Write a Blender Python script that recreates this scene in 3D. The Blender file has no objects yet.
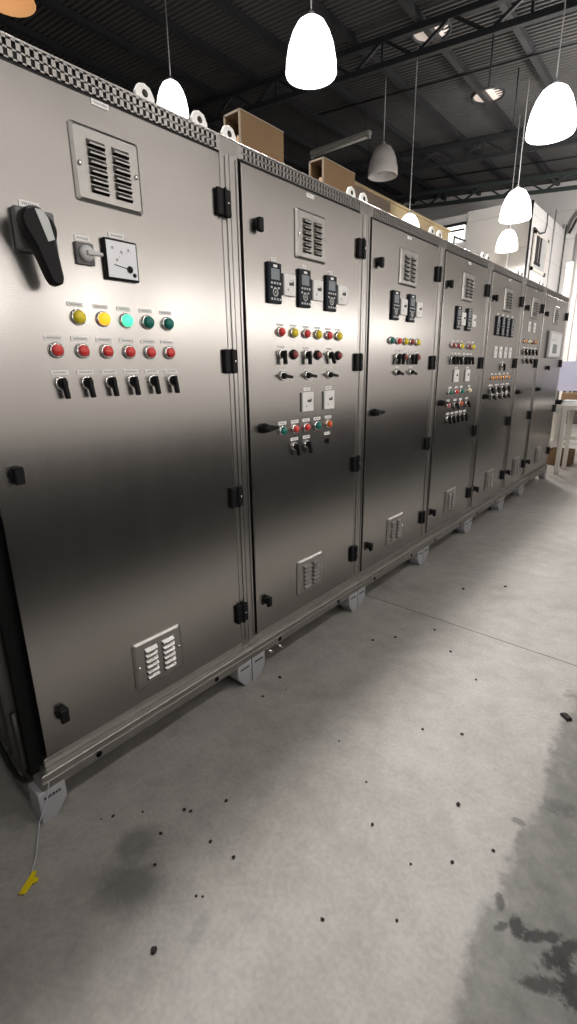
import bpy, bmesh, math, random
from mathutils import Vector, Matrix
random.seed(7)
scene = bpy.context.scene
COL = scene.collection
PI = math.pi

# ------------------------------------------------------------------ materials
MATS = {}
def nodes(name):
    m = bpy.data.materials.new(name); m.use_nodes = True
    nt = m.node_tree
    b = nt.nodes['Principled BSDF']
    MATS[name] = m
    return m, nt, b
def N(nt, typ, **kw):
    n = nt.nodes.new(typ)
    for k, v in kw.items():
        if k in ('operation', 'blend_type', 'direction_type', 'axis', 'noise_dimensions', 'feature', 'interpolation_type', 'data_type', 'wave_type', 'bands_direction'):
            setattr(n, k, v)
        else:
            n.inputs[k.replace('_', ' ')].default_value = v
    return n
def L(nt, a, b): nt.links.new(a, b)
def plain(name, col, rough=.5, metal=0, spec=.5, emit=None, estr=0, var=.06, scale=9):
    m, nt, b = nodes(name)
    b.inputs['Roughness'].default_value = rough
    b.inputs['Metallic'].default_value = metal
    b.inputs['Specular IOR Level'].default_value = spec
    tc = N(nt, 'ShaderNodeTexCoord')
    ns = N(nt, 'ShaderNodeTexNoise', Scale=scale, Detail=3)
    L(nt, tc.outputs['Object'], ns.inputs['Vector'])
    mx = N(nt, 'ShaderNodeMix', data_type='RGBA')
    c = Vector(col)
    mx.inputs[6].default_value = (*(c * (1 - var)), 1)
    mx.inputs[7].default_value = (*(c * (1 + var)), 1)
    L(nt, ns.outputs['Fac'], mx.inputs[0])
    L(nt, mx.outputs[2], b.inputs['Base Color'])
    if emit:
        b.inputs['Emission Color'].default_value = (*emit, 1)
        b.inputs['Emission Strength'].default_value = estr
    return m
def steel(name, col, r0, r1, grain=(3, 3, 260), metal=1.0, blotch=.05):
    m, nt, b = nodes(name)
    tc = N(nt, 'ShaderNodeTexCoord')
    mp = N(nt, 'ShaderNodeMapping'); mp.inputs['Scale'].default_value = grain
    L(nt, tc.outputs['Object'], mp.inputs['Vector'])
    fine = N(nt, 'ShaderNodeTexNoise', Scale=1.0, Detail=4)
    L(nt, mp.outputs['Vector'], fine.inputs['Vector'])
    mp2 = N(nt, 'ShaderNodeMapping'); mp2.inputs['Scale'].default_value = (9, 9, 1.3)
    L(nt, tc.outputs['Object'], mp2.inputs['Vector'])
    big = N(nt, 'ShaderNodeTexNoise', Scale=1.6, Detail=5)
    L(nt, mp2.outputs['Vector'], big.inputs['Vector'])
    mr = N(nt, 'ShaderNodeMapRange'); mr.inputs[3].default_value = r0; mr.inputs[4].default_value = r1
    ad = N(nt, 'ShaderNodeMath', operation='MULTIPLY_ADD'); ad.inputs[1].default_value = .5
    L(nt, fine.outputs['Fac'], ad.inputs[0])
    hf = N(nt, 'ShaderNodeMath', operation='MULTIPLY'); hf.inputs[1].default_value = .5
    L(nt, big.outputs['Fac'], hf.inputs[0]); L(nt, hf.outputs[0], ad.inputs[2])
    L(nt, ad.outputs[0], mr.inputs[0]); L(nt, mr.outputs[0], b.inputs['Roughness'])
    mx = N(nt, 'ShaderNodeMix', data_type='RGBA'); c = Vector(col)
    mx.inputs[6].default_value = (*(c * (1 - blotch)), 1); mx.inputs[7].default_value = (*(c * (1 + blotch)), 1)
    L(nt, ad.outputs[0], mx.inputs[0]); L(nt, mx.outputs[2], b.inputs['Base Color'])
    bp = N(nt, 'ShaderNodeBump'); bp.inputs['Strength'].default_value = .004; bp.inputs['Distance'].default_value = .001
    L(nt, fine.outputs['Fac'], bp.inputs['Height'])
    b.inputs['Metallic'].default_value = metal
    return m
DOORM = steel('brushed_steel_door', (.37, .355, .34), .21, .30, (260, 260, 3))
BODYM = steel('brushed_steel_frame', (.39, .375, .36), .25, .36, (200, 200, 4))
PLATEM = steel('pressed_steel_plate', (.38, .37, .355), .28, .38, (60, 60, 60))
RAILM = steel('scuffed_steel_rail', (.40, .385, .365), .4, .6, (30, 8, 120), blotch=.3)
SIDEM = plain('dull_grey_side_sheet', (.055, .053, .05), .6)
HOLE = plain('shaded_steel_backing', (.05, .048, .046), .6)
CHROME = plain('chrome', (.75, .74, .73), .22, 1)
BLACK = plain('black_plastic', (.009, .009, .010), .5, spec=.15)
GAP = plain('black_gap_shade', (.006, .006, .006), .9, spec=.1)  # flat black painted in for the shade in gaps, slots and holes
DARKIN = plain('dark_interior', (.02, .018, .016), .8)
GREYPL = plain('grey_plastic', (.13, .13, .135), .5)
LGREY = plain('light_grey_plastic', (.50, .50, .50), .5)
WHITEPL = plain('white_plastic', (.72, .71, .69), .45)
LABEL = plain('white_label', (.78, .77, .75), .55)
INK = plain('dark_ink', (.05, .05, .055), .7)
FAINT = plain('grey_ink', (.33, .33, .34), .7)
NAVY = plain('dark_navy_panel', (.008, .011, .018), .45, spec=.15)
SCREEN = plain('grey_display', (.20, .22, .24), .35, spec=.2)
PAPER = plain('meter_dial', (.74, .75, .78), .4)
FOOTM = plain('grey_painted_foot', (.47, .47, .50), .55, var=.1)
RED = plain('red_lens', (.62, .045, .04), .28)
DRED = plain('dark_red_lens', (.24, .04, .035), .35)
YEL = plain('yellow_lens', (.74, .60, .03), .3)
GRN = plain('teal_green_lens', (.004, .15, .12), .3)
ORG = plain('orange_lens', (.60, .10, .012), .3)
AMBL = plain('amber_lens_lit', (.75, .36, .02), .3, emit=(1, .42, .02), estr=1.3)
GRNL = plain('green_lens_lit', (.05, .6, .35), .3, emit=(.10, 1, .50), estr=1.1)
AMB = plain('amber_lens', (.72, .30, .07), .3)
PINK = plain('pink_lens', (.50, .16, .18), .35)
CREAM = plain('cream_lens', (.80, .70, .45), .35)
CABLE = plain('black_cable', (.01, .01, .01), .5)
TAGY = plain('yellow_tag', (.85, .68, .01), .45)
WIRE = plain('clear_wire', (.52, .54, .60), .35)
CARD = plain('brown_cardboard', (.15, .088, .04), .85, var=.14, scale=5)
CARDE = plain('cardboard_edge', (.25, .20, .15), .85)
BEIGE = plain('beige_board', (.42, .33, .19), .8, var=.1)
TAUPE = plain('taupe_panel', (.20, .155, .12), .8, var=.15, scale=4)
TIMBER = plain('pale_timber', (.50, .34, .2), .7, var=.15)
BEAMM = plain('dark_painted_beam', (.022, .024, .027), .6, var=.2)
BEAMG = plain('grey_green_beam', (.05, .065, .06), .6, var=.2)
PURLINM = plain('dark_purlin', (.02, .02, .022), .5, var=.2)
TUBEM = plain('dusty_lamp_housing', (.36, .35, .33), .6)
UNLIT = plain('white_acrylic_unlit', (.72, .68, .66), .35, var=.12, scale=7)
LIT = plain('white_acrylic_lit', (.9, .9, .9), .4, emit=(1, .985, .975), estr=3.5)
BULB = plain('lamp_bulb', (.9, .9, .9), .4, emit=(1, .98, .96), estr=30)
AMBER = plain('copper_lamp_shade', (.5, .25, .1), .4, emit=(1, .5, .2), estr=.5)
DISC = plain('pale_roof_lens', (.7, .6, .55), .5, emit=(1, .86, .78), estr=.3)
WHITEW = plain('white_painted_steel', (.74, .70, .64), .5, var=.06)
LILAC = plain('lilac_grey_board', (.34, .33, .42), .6)
PURPLE = plain('dull_purple_cloth', (.16, .13, .20), .85)
BLUE = plain('blue_plastic', (.05, .09, .30), .45)
SPECK = plain('dark_grit', (.02, .018, .017), .8)
OFFWH = plain('white_paper', (.80, .80, .82), .7)
GLOWWIN = plain('lit_window_pane', (.8, .8, .78), .3, emit=(1, .98, .95), estr=2.0)

def wall_mat(name, col, dark_band=None, dz=.8, joints=True):
    m, nt, b = nodes(name)
    b.inputs['Roughness'].default_value = .75
    tc = N(nt, 'ShaderNodeTexCoord')
    ns = N(nt, 'ShaderNodeTexNoise', Scale=1.7, Detail=5); L(nt, tc.outputs['Object'], ns.inputs['Vector'])
    mx = N(nt, 'ShaderNodeMix', data_type='RGBA'); c = Vector(col)
    mx.inputs[6].default_value = (*(c * .92), 1); mx.inputs[7].default_value = (*(c * 1.04), 1)
    L(nt, ns.outputs['Fac'], mx.inputs[0]); out = mx.outputs[2]
    sx = N(nt, 'ShaderNodeSeparateXYZ'); L(nt, tc.outputs['Object'], sx.inputs[0])
    if joints:
        md = N(nt, 'ShaderNodeMath', operation='MODULO'); md.inputs[1].default_value = .6; L(nt, sx.outputs[2], md.inputs[0])
        lt = N(nt, 'ShaderNodeMath', operation='LESS_THAN'); lt.inputs[1].default_value = .012; L(nt, md.outputs[0], lt.inputs[0])
        m2 = N(nt, 'ShaderNodeMix', data_type='RGBA'); m2.inputs[7].default_value = (*(c * .72), 1)
        L(nt, lt.outputs[0], m2.inputs[0]); L(nt, out, m2.inputs[6]); out = m2.outputs[2]
    if dark_band:
        lt = N(nt, 'ShaderNodeMath', operation='LESS_THAN'); lt.inputs[1].default_value = dz; L(nt, sx.outputs[2], lt.inputs[0])
        m2 = N(nt, 'ShaderNodeMix', data_type='RGBA'); m2.inputs[7].default_value = (*dark_band, 1)
        L(nt, lt.outputs[0], m2.inputs[0]); L(nt, out, m2.inputs[6]); out = m2.outputs[2]
    L(nt, out, b.inputs['Base Color'])
    return m

def floor_mat():
    m, nt, b = nodes('worn_concrete')
    tc = N(nt, 'ShaderNodeTexCoord'); P = tc.outputs['Object']
    sx = N(nt, 'ShaderNodeSeparateXYZ'); L(nt, P, sx.inputs[0])
    n1 = N(nt, 'ShaderNodeTexNoise', Scale=1.6, Detail=6, Roughness=.6); L(nt, P, n1.inputs['Vector'])
    n2 = N(nt, 'ShaderNodeTexNoise', Scale=9, Detail=8, Roughness=.65); L(nt, P, n2.inputs['Vector'])
    n3 = N(nt, 'ShaderNodeTexNoise', Scale=70, Detail=3); L(nt, P, n3.inputs['Vector'])
    def ramp(src, stops):
        r = nt.nodes.new('ShaderNodeValToRGB'); e = r.color_ramp.elements
        while len(e) < len(stops): e.new(.5)
        for q, (p, c) in zip(e, stops): q.position = p; q.color = (*c, 1)
        L(nt, src, r.inputs[0]); return r.outputs[0]
    base = ramp(n1.outputs['Fac'], [(.3, (.335, .315, .29)), (.52, (.40, .38, .355)), (.72, (.44, .425, .405))])
    def mult(col, src, lo, hi, f0=.35, f1=.65):
        mr = N(nt, 'ShaderNodeMapRange'); mr.inputs[1].default_value = f0; mr.inputs[2].default_value = f1
        mr.inputs[3].default_value = lo; mr.inputs[4].default_value = hi; L(nt, src, mr.inputs[0])
        x = N(nt, 'ShaderNodeMix', data_type='RGBA', blend_type='MULTIPLY'); x.inputs[0].default_value = 1
        L(nt, col, x.inputs[6]); L(nt, mr.outputs[0], x.inputs[7]); return x.outputs[2]
    col = mult(base, n2.outputs['Fac'], .86, 1.07)
    col = mult(col, n3.outputs['Fac'], .93, 1.05)
    # pale rubbed scuffs
    n4 = N(nt, 'ShaderNodeTexNoise', Scale=5.5, Detail=9, Roughness=.75); L(nt, P, n4.inputs['Vector'])
    mr = N(nt, 'ShaderNodeMapRange'); mr.inputs[1].default_value = .58; mr.inputs[2].default_value = .72; L(nt, n4.outputs['Fac'], mr.inputs[0])
    mr.inputs[4].default_value = .45
    x = N(nt, 'ShaderNodeMix', data_type='RGBA'); x.inputs[7].default_value = (.52, .51, .49, 1)
    L(nt, mr.outputs[0], x.inputs[0]); L(nt, col, x.inputs[6]); col = x.outputs[2]
    def mth(op, a, bb, **k):
        q = N(nt, 'ShaderNodeMath', operation=op)
        for i, v in enumerate((a, bb)):
            if isinstance(v, (int, float)): q.inputs[i].default_value = v
            elif v is not None: L(nt, v, q.inputs[i])
        return q.outputs[0]
    # old oil stains: (x, y, rx, ry, strength)
    wob = mth('MULTIPLY', mth('SUBTRACT', n2.outputs['Fac'], .5), 1.1)
    wob2 = mth('MULTIPLY', mth('SUBTRACT', n1.outputs['Fac'], .5), .9)
    def blob(cx, cy, rx, ry, s, edge, c, col, rot=0):
        dx = mth('SUBTRACT', sx.outputs[0], cx); dy = mth('SUBTRACT', sx.outputs[1], cy)
        ca, sa = math.cos(rot), math.sin(rot)
        ux = mth('DIVIDE', mth('ADD', mth('MULTIPLY', dx, ca), mth('MULTIPLY', dy, sa)), rx)
        uy = mth('DIVIDE', mth('SUBTRACT', mth('MULTIPLY', dy, ca), mth('MULTIPLY', dx, sa)), ry)
        d = mth('POWER', mth('ADD', mth('MULTIPLY', ux, ux), mth('MULTIPLY', uy, uy)), .5)
        d = mth('ADD', mth('ADD', d, wob), wob2)
        mr = N(nt, 'ShaderNodeMapRange', ); mr.interpolation_type = 'SMOOTHSTEP'
        mr.inputs[1].default_value = 1 - edge; mr.inputs[2].default_value = 1 + edge
        mr.inputs[3].default_value = s; mr.inputs[4].default_value = 0; L(nt, d, mr.inputs[0])
        x = N(nt, 'ShaderNodeMix', data_type='RGBA'); x.inputs[7].default_value = (*c, 1)
        L(nt, mr.outputs[0], x.inputs[0]); L(nt, col, x.inputs[6]); return x.outputs[2]
    col = blob(.285, .555, .055, .065, .55, .5, (.075, .08, .075), col)
    col = blob(.385, .475, .085, .07, .60, .55, (.07, .075, .07), col, .5)
    col = blob(.62, .52, .02, .05, .25, .6, (.1, .1, .1), col, .3)
    # darker floor tone at x > 1.17 with an uneven edge
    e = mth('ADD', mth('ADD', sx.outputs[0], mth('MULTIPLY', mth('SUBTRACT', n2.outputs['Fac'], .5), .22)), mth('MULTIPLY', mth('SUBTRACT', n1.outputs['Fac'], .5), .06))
    sp = N(nt, 'ShaderNodeMapRange'); sp.inputs[1].default_value = 3.8; sp.inputs[2].default_value = 5.6; sp.inputs[4].default_value = .52; L(nt, sx.outputs[1], sp.inputs[0])  # dark tone widened along the row, added to dim the far door reflections
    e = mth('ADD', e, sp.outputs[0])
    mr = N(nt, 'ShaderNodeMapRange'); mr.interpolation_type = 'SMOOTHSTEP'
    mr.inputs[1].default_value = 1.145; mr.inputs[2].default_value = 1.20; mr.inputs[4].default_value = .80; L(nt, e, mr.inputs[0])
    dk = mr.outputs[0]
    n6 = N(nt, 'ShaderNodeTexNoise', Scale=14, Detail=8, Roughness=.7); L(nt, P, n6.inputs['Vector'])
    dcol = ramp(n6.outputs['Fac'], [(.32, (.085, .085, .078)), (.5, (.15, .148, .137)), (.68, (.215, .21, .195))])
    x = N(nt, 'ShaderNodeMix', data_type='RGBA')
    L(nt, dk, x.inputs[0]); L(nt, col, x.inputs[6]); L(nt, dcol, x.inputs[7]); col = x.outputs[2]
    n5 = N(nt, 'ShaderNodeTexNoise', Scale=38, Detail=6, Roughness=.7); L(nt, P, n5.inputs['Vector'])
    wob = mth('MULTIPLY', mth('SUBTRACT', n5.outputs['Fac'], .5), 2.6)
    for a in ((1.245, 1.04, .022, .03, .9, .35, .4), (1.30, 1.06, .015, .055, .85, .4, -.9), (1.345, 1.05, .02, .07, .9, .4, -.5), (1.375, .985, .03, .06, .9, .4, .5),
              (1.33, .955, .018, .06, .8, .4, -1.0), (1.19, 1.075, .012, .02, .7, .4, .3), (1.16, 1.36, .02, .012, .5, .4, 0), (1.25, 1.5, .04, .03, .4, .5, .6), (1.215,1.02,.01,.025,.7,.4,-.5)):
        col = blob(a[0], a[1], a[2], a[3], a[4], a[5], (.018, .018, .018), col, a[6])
    # sawn joint
    yy = mth('ADD', mth('ADD', sx.outputs[1], mth('MULTIPLY', sx.outputs[0], .031)), mth('MULTIPLY', mth('SUBTRACT', n2.outputs['Fac'], .5), .012))
    for jy in (2.44, 8.2, -3.2):
        j = mth('LESS_THAN', mth('ABSOLUTE', mth('SUBTRACT', yy, jy), None), .0035)
        x = N(nt, 'ShaderNodeMix', data_type='RGBA'); x.inputs[7].default_value = (.07, .06, .055, 1)
        L(nt, mth('MULTIPLY', j, .85), x.inputs[0]); L(nt, col, x.inputs[6]); col = x.outputs[2]
    L(nt, col, b.inputs['Base Color'])
    mr = N(nt, 'ShaderNodeMapRange'); mr.inputs[3].default_value = .42; mr.inputs[4].default_value = .68
    L(nt, n2.outputs['Fac'], mr.inputs[0]); L(nt, mr.outputs[0], b.inputs['Roughness'])
    bp = N(nt, 'ShaderNodeBump'); bp.inputs['Strength'].default_value = .12; bp.inputs['Distance'].default_value = .01
    L(nt, n2.outputs['Fac'], bp.inputs['Height']); L(nt, bp.outputs['Normal'], b.inputs['Normal'])
    b.inputs['Specular IOR Level'].default_value = .35
    return m
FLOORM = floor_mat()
ROOFM = plain('corrugated_roof_sheet', (.06, .058, .058), .55, .0, var=.25, scale=1.2)
WALLW = wall_mat('white_painted_wall', (.78, .755, .74), dark_band=(.06, .052, .046), dz=.9)  # dark lower band added to dim reflections in the far doors
WALLB = wall_mat('white_block_room_wall', (.80, .78, .765))
WALLD = wall_mat('dark_far_wall', (.035, .035, .037), joints=False)
WALLR = wall_mat('white_wall_dark_band', (.78, .75, .72), dark_band=(.03, .03, .031), dz=.45, joints=False)  # white above, dark band below, set for what the steel doors reflect

# ------------------------------------------------------------------ mesh builder
class MB:
    def __init__(s): s.v = []; s.f = []; s.m = []; s.mats = []; s.sm = []
    def mi(s, mat):
        if mat not in s.mats: s.mats.append(mat)
        return s.mats.index(mat)
    def add(s, vs, fs, mat, smooth=False, M=None):
        o = len(s.v); i = s.mi(mat)
        for p in vs:
            p = Vector(p)
            s.v.append(tuple(M @ p if M else p))
        for f in fs: s.f.append([o + k for k in f]); s.m.append(i); s.sm.append(smooth)
        return s
    def bm(s, b, mat, M=None, smooth=False):
        b.verts.index_update()
        s.add([v.co[:] for v in b.verts], [[v.index for v in f.verts] for f in b.faces], mat, smooth, M)
        b.free(); return s
    def box(s, lo, hi, mat, bev=0, M=None, seg=1):
        b = bmesh.new(); bmesh.ops.create_cube(b, size=1)
        lo = Vector(lo); hi = Vector(hi); c = (lo + hi) / 2; d = hi - lo
        for v in b.verts: v.co = Vector((v.co.x * d.x, v.co.y * d.y, v.co.z * d.z)) + c
        if bev: bmesh.ops.bevel(b, geom=b.edges[:], offset=bev, segments=seg, affect='EDGES', profile=.5)
        return s.bm(b, mat, M)
    def lathe(s, prof, mat, axis='z', n=20, c=(0, 0, 0), M=None, smooth=True):
        vs = []; fs = []
        for r, h in prof:
            for k in range(n):
                a = 2 * PI * k / n
                p = (r * math.cos(a), r * math.sin(a), h)
                if axis == 'x': p = (h, p[0], p[1])
                elif axis == 'y': p = (p[0], h, p[1])
                vs.append(Vector(p) + Vector(c))
        for j in range(len(prof) - 1):
            for k in range(n):
                fs.append([j * n + k, j * n + (k + 1) % n, (j + 1) * n + (k + 1) % n, (j + 1) * n + k])
        if prof[0][0] > 0: fs.append(list(range(n))[::-1])
        if prof[-1][0] > 0: fs.append([(len(prof) - 1) * n + k for k in range(n)])
        return s.add(vs, fs, mat, smooth, M)
    def prism(s, pts, x0, x1, mat, M=None, bev=0):      # outline in (y, z), extruded along x
        b = bmesh.new()
        f = b.faces.new([b.verts.new((x0, y, z)) for y, z in pts])
        r = bmesh.ops.extrude_face_region(b, geom=[f])
        for v in r['geom']:
            if isinstance(v, bmesh.types.BMVert): v.co.x = x1
        bmesh.ops.recalc_face_normals(b, faces=b.faces[:])
        if bev: bmesh.ops.bevel(b, geom=b.edges[:], offset=bev, segments=1, affect='EDGES')
        return s.bm(b, mat, M)
    def tube(s, pts, r, mat, n=8, M=None):
        pts = [Vector(p) for p in pts]; vs = []; fs = []
        up = Vector((0, 0, 1))
        for i, p in enumerate(pts):
            t = (pts[min(i + 1, len(pts) - 1)] - pts[max(i - 1, 0)]).normalized()
            a = t.cross(up if abs(t.z) < .95 else Vector((1, 0, 0))).normalized(); bb = t.cross(a)
            for k in range(n):
                q = 2 * PI * k / n
                vs.append(p + a * r * math.cos(q) + bb * r * math.sin(q))
        for i in range(len(pts) - 1):
            for k in range(n):
                fs.append([i * n + k, i * n + (k + 1) % n, (i + 1) * n + (k + 1) % n, (i + 1) * n + k])
        fs.append(list(range(n))[::-1]); fs.append([(len(pts) - 1) * n + k for k in range(n)])
        return s.add(vs, fs, mat, True, M)
    def bar(s, a, b_, w, h, mat):                       # rectangular bar from a to b
        a = Vector(a); b_ = Vector(b_); t = (b_ - a); ln = t.length; t.normalize()
        side = t.cross(Vector((0, 0, 1)))
        if side.length < 1e-3: side = Vector((0, 1, 0))
        side.normalize(); up = side.cross(t)
        M = Matrix((t, side, up)).transposed().to_4x4(); M.translation = a
        return s.box((0, -w / 2, -h / 2), (ln, w / 2, h / 2), mat, 0, M)
    def mesh(s, name):
        me = bpy.data.meshes.new(name); me.from_pydata(s.v, [], s.f)
        for m in s.mats: me.materials.append(m)
        for p, i, sm in zip(me.polygons, s.m, s.sm): p.material_index = i; p.use_smooth = sm
        me.update()
        b = bmesh.new(); b.from_mesh(me); bmesh.ops.recalc_face_normals(b, faces=b.faces[:]); b.to_mesh(me); b.free()
        return me
    def build(s, name, parent=None, loc=(0, 0, 0), **kw):
        return link(name, s.mesh(name), parent, loc, **kw)
def link(name, me, parent=None, loc=(0, 0, 0), rot=(0, 0, 0), label=None, cat=None, group=None, kind=None):
    o = bpy.data.objects.new(name, me); COL.objects.link(o)
    o.location = loc; o.rotation_euler = rot
    if parent: o.parent = parent
    tag(o, label, cat, group, kind); return o
def tag(o, label=None, cat=None, group=None, kind=None):
    if label: o['label'] = label
    if cat: o['category'] = cat
    if group: o['group'] = group
    if kind: o['kind'] = kind
    return o
def thing(name, loc, label, cat, group=None, rot=(0, 0, 0)):
    return link(name, None, None, loc, rot, label, cat, group)
def struct(name, mb, loc=(0, 0, 0), parent=None):
    o = mb.build(name, parent, loc)
    if not parent: o['kind'] = 'structure'
    return o

# ------------------------------------------------------------------ the hall
XW, YB, YE, XR = -9.0, -5.0, 13.8, 3.4           # far dark wall, wall behind, end wall, right wall
def zup(x): return 5.24 - .095 * (x + 1.13)
def zlow(x): return 5.05 - .095 * (x + 2)
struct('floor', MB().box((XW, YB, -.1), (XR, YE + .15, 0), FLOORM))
roof = MB(); pit = .076; ncol = int((YE + .2 - YB) / pit); vs = []; fs = []
for i in range(ncol):
    for dy, dz in ((0, 0), (.028, 0), (.038, .022), (.066, .022)):
        for x in (XW - .1, XR + .1): vs.append((x, YB + i * pit + dy, zup(x) + .12 + dz))
for k in range(len(vs) // 2 - 1): fs.append([2 * k, 2 * k + 1, 2 * k + 3, 2 * k + 2])
roof.add(vs, fs, ROOFM)
struct('ceiling', roof)
we = MB(); wv = [(x, y, z) for x in (-8.9, XR) for y in (YE, YE + .15) for z in (0, zup(x) + .1)]
we.add(wv, [[0, 1, 5, 4], [2, 3, 7, 6], [0, 1, 3, 2], [4, 5, 7, 6], [1, 3, 7, 5], [0, 2, 6, 4]], WALLW)
struct('wall_end', we)
struct('wall_left', MB().box((XW - .15, YB, 0), (XW, YE + .15, 6.0), WALLD))
struct('wall_right', MB().box((XR, YB, 0), (XR + .15, YE + .15, 4.85), WALLR))  # unseen side wall, placed for the steel doors to reflect
struct('wall_near', MB().box((XW, YB - .15, 0), (XR, YB, 5.9), WALLD))
LOWM = plain('unseen_screen_black', (.008, .008, .009), .8, spec=.1)
struct('unseen_dark_screen', MB().box((1.46, -3.5, 0), (1.54, 13.6, 1.0), LOWM, .004))  # added unseen screen, gives the steel doors their dark reflected band
# block-built room inside the hall
struct('wall_block_room', MB().box((-8.9, 10.95, 0), (-1.73, YE, 4.40), WALLB))
w1 = MB()
for lo, hi in (((-1.74, 11.33, 3.90), (-1.70, 12.42, 3.96)), ((-1.74, 11.33, 3.25), (-1.70, 12.42, 3.31)), ((-1.74, 11.33, 3.25), (-1.70, 11.42, 3.96)), ((-1.74, 12.30, 3.25), (-1.70, 12.42, 3.96))):
    w1.box(lo, hi, WHITEW)
w1.box((-1.735, 11.4, 3.3), (-1.722, 12.32, 3.92), LGREY)
w1.box((-1.73, 11.55, 3.42), (-1.708, 11.72, 3.90), DARKIN); w1.box((-1.73, 11.80, 3.42), (-1.708, 11.90, 3.90), DARKIN)
w1.box((-1.73, 11.5, 3.38), (-1.706, 11.95, 3.43), BLACK)
struct('window_1', w1)
w2 = MB().box((-3.42, 10.93, 3.90), (-2.98, 10.945, 4.22), GLOWWIN)
for lo, hi in (((-3.45, 10.92, 3.86), (-3.40, 10.95, 4.26)), ((-3.45, 10.90, 4.10), (-2.98, 10.94, 4.13)), ((-3.45, 10.90, 4.2), (-2.95, 10.95, 4.25))): w2.box(lo, hi, BEAMM)
struct('window_2', w2)
struct('wall_block_pier', MB().box((-2.9, 10.86, 0), (-2.05, 10.95, 4.40), WALLB))
cd = MB().tube([(-1.70, 10.93, .0), (-1.70, 10.93, 4.38)], .022, BEAMM)
cd.tube([(-1.705, 11.2, 1), (-1.705, 11.2, 3.98)], .012, BEAMM)
struct('trim_1', cd)
struct('trim_2', MB().tube([(-1.71, 12.72, 1), (-1.71, 12.72, 4.6)], .014, LGREY).tube([(-1.70, 13.72, 0), (-1.70, 13.72, 4.5)], .014, BEAMG))
struct('trim_3', MB().box((-1.72, YE - .03, 4.28), (1.5, YE, 4.36), WALLB).tube([(-1.45, YE - .03, 0), (-1.45, YE - .03, 4.3)], .03, LGREY))
sag = [(-1.70, 11.25 + t * .75, 4.34 - .42 * (1 - (2 * t - .9) ** 2) + (.0)) for t in [k / 12 for k in range(13)]]
link('wall_cable', MB().tube([(-1.70, 11.26, 3.98), (-1.69, 11.6, 3.93), (-1.69, 11.95, 4.02), (-1.70, 12.08, 4.18), (-1.71, 12.08, 4.38)], .012, BEAMM).mesh('wall_cable'),
     label='thin dark cable drooping on the white block room wall above its window', cat='cable')
link('wall_pipe', MB().tube([(-1.62, 13.7, 4.3), (-1.5, 13.66, 4.55), (-1.2, 13.6, 4.85), (-.9, 13.6, 4.93)], .03, BEAMM).mesh('wall_pipe'),
     label='dark bent pipe rising in the far corner above the white walls', cat='pipe')

# roof structure
def truss(name, y, x0, x1, mat, step=.9):
    t = MB()
    t.bar((x0, y, zup(x0)), (x1, y, zup(x1)), .07, .07, mat)
    t.bar((x0, y, zlow(x0)), (x1, y, zlow(x1)), .07, .07, mat)
    x = x0; k = 0
    while x + step / 2 < x1:
        a, b_ = x, x + step / 2
        if k % 2 == 0: t.bar((a, y, zup(a)), (b_, y, zlow(b_)), .035, .035, mat)
        else: t.bar((a, y, zlow(a)), (b_, y, zup(b_)), .035, .035, mat)
        if k % 4 == 1: t.bar((b_, y, zlow(b_)), (b_, y, zup(b_)), .03, .03, mat)
        x += step / 2; k += 1
    struct(name, t)
truss('roof_beam_1', 6.6, -8.8, XR, BEAMM)
truss('roof_beam_2', 10.3, -8.8, XR, BEAMM)
truss('roof_beam_3', 12.9, -8.8, XR, BEAMG)
truss('roof_beam_4', 2.8, -8.8, XR, BEAMM)
for i, x in enumerate((-7.4, -6.5, -5.6, -4.7, -3.8, -2.9, -2.0, -1.1, -.2, .7, 1.6, 2.5)):
    struct('roof_beam_%d' % (5 + i), MB().box((x - .035, YB, zup(x) + .035), (x + .035, YE, zup(x) + .115), PURLINM))
struct('roof_beam_17', MB().tube([(-4.5, 7.95, zup(-4.5) + .02), (XR, 8.0, zup(XR) + .02)], .014, BEAMM))
struct('roof_beam_18', MB().tube([(-4.5, 12.0, zup(-4.5) + .02), (XR, 12.0, zup(XR) + .02)], .014, BEAMM))

# ------------------------------------------------------------------ pendant lamps
def pendant(loc, s, lit, label, group='white pendant lamps under the roof', power=60, tilt=0):
    x, y, z = loc
    r = thing('pendant_lamp', loc, label, 'lamp', group)
    sh = MB(); m = LIT if lit else UNLIT
    prof = [(.035, .23), (.075, .222), (.12, .19), (.165, .12), (.20, .03), (.222, -.08), (.228, -.17), (.220, -.185), (.212, -.17), (.205, -.08), (.185, .03), (.15, .12), (.105, .18), (.03, .21)]
    sh.lathe([(a * s, b * s) for a, b in prof], m, n=32)
    sh.build('lamp_shade', r)
    MB().lathe([(.0, .275 * s), (.028 * s, .27 * s), (.034 * s, .225 * s), (0, .222 * s)], LGREY, n=16).build('lamp_holder', r)
    top = zup(x) + .1 - z
    MB().tube([(0, 0, .26 * s), (0, 0, top)], .0065, LGREY if lit else LGREY, 6).build('cord', r)
    MB().lathe([(0, .1 * s), (.03 * s, .09 * s), (.06 * s, -.0 * s), (.05 * s, -.06 * s), (0, -.09 * s)], BULB if lit else UNLIT, n=16).build('bulb', r)
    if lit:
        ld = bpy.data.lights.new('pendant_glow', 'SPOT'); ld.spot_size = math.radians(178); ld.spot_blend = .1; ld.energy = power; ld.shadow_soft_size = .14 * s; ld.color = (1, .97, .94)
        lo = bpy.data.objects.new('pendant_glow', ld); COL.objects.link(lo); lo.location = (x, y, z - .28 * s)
    return r
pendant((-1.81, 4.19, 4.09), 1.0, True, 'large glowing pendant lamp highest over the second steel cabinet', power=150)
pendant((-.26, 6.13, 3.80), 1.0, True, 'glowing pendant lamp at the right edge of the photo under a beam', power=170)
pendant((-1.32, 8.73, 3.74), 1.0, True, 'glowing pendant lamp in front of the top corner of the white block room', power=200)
pendant((-1.75, 9.83, 3.51), .81, True, 'smallest glowing pendant lamp, low before the white block room wall', power=60)
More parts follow.
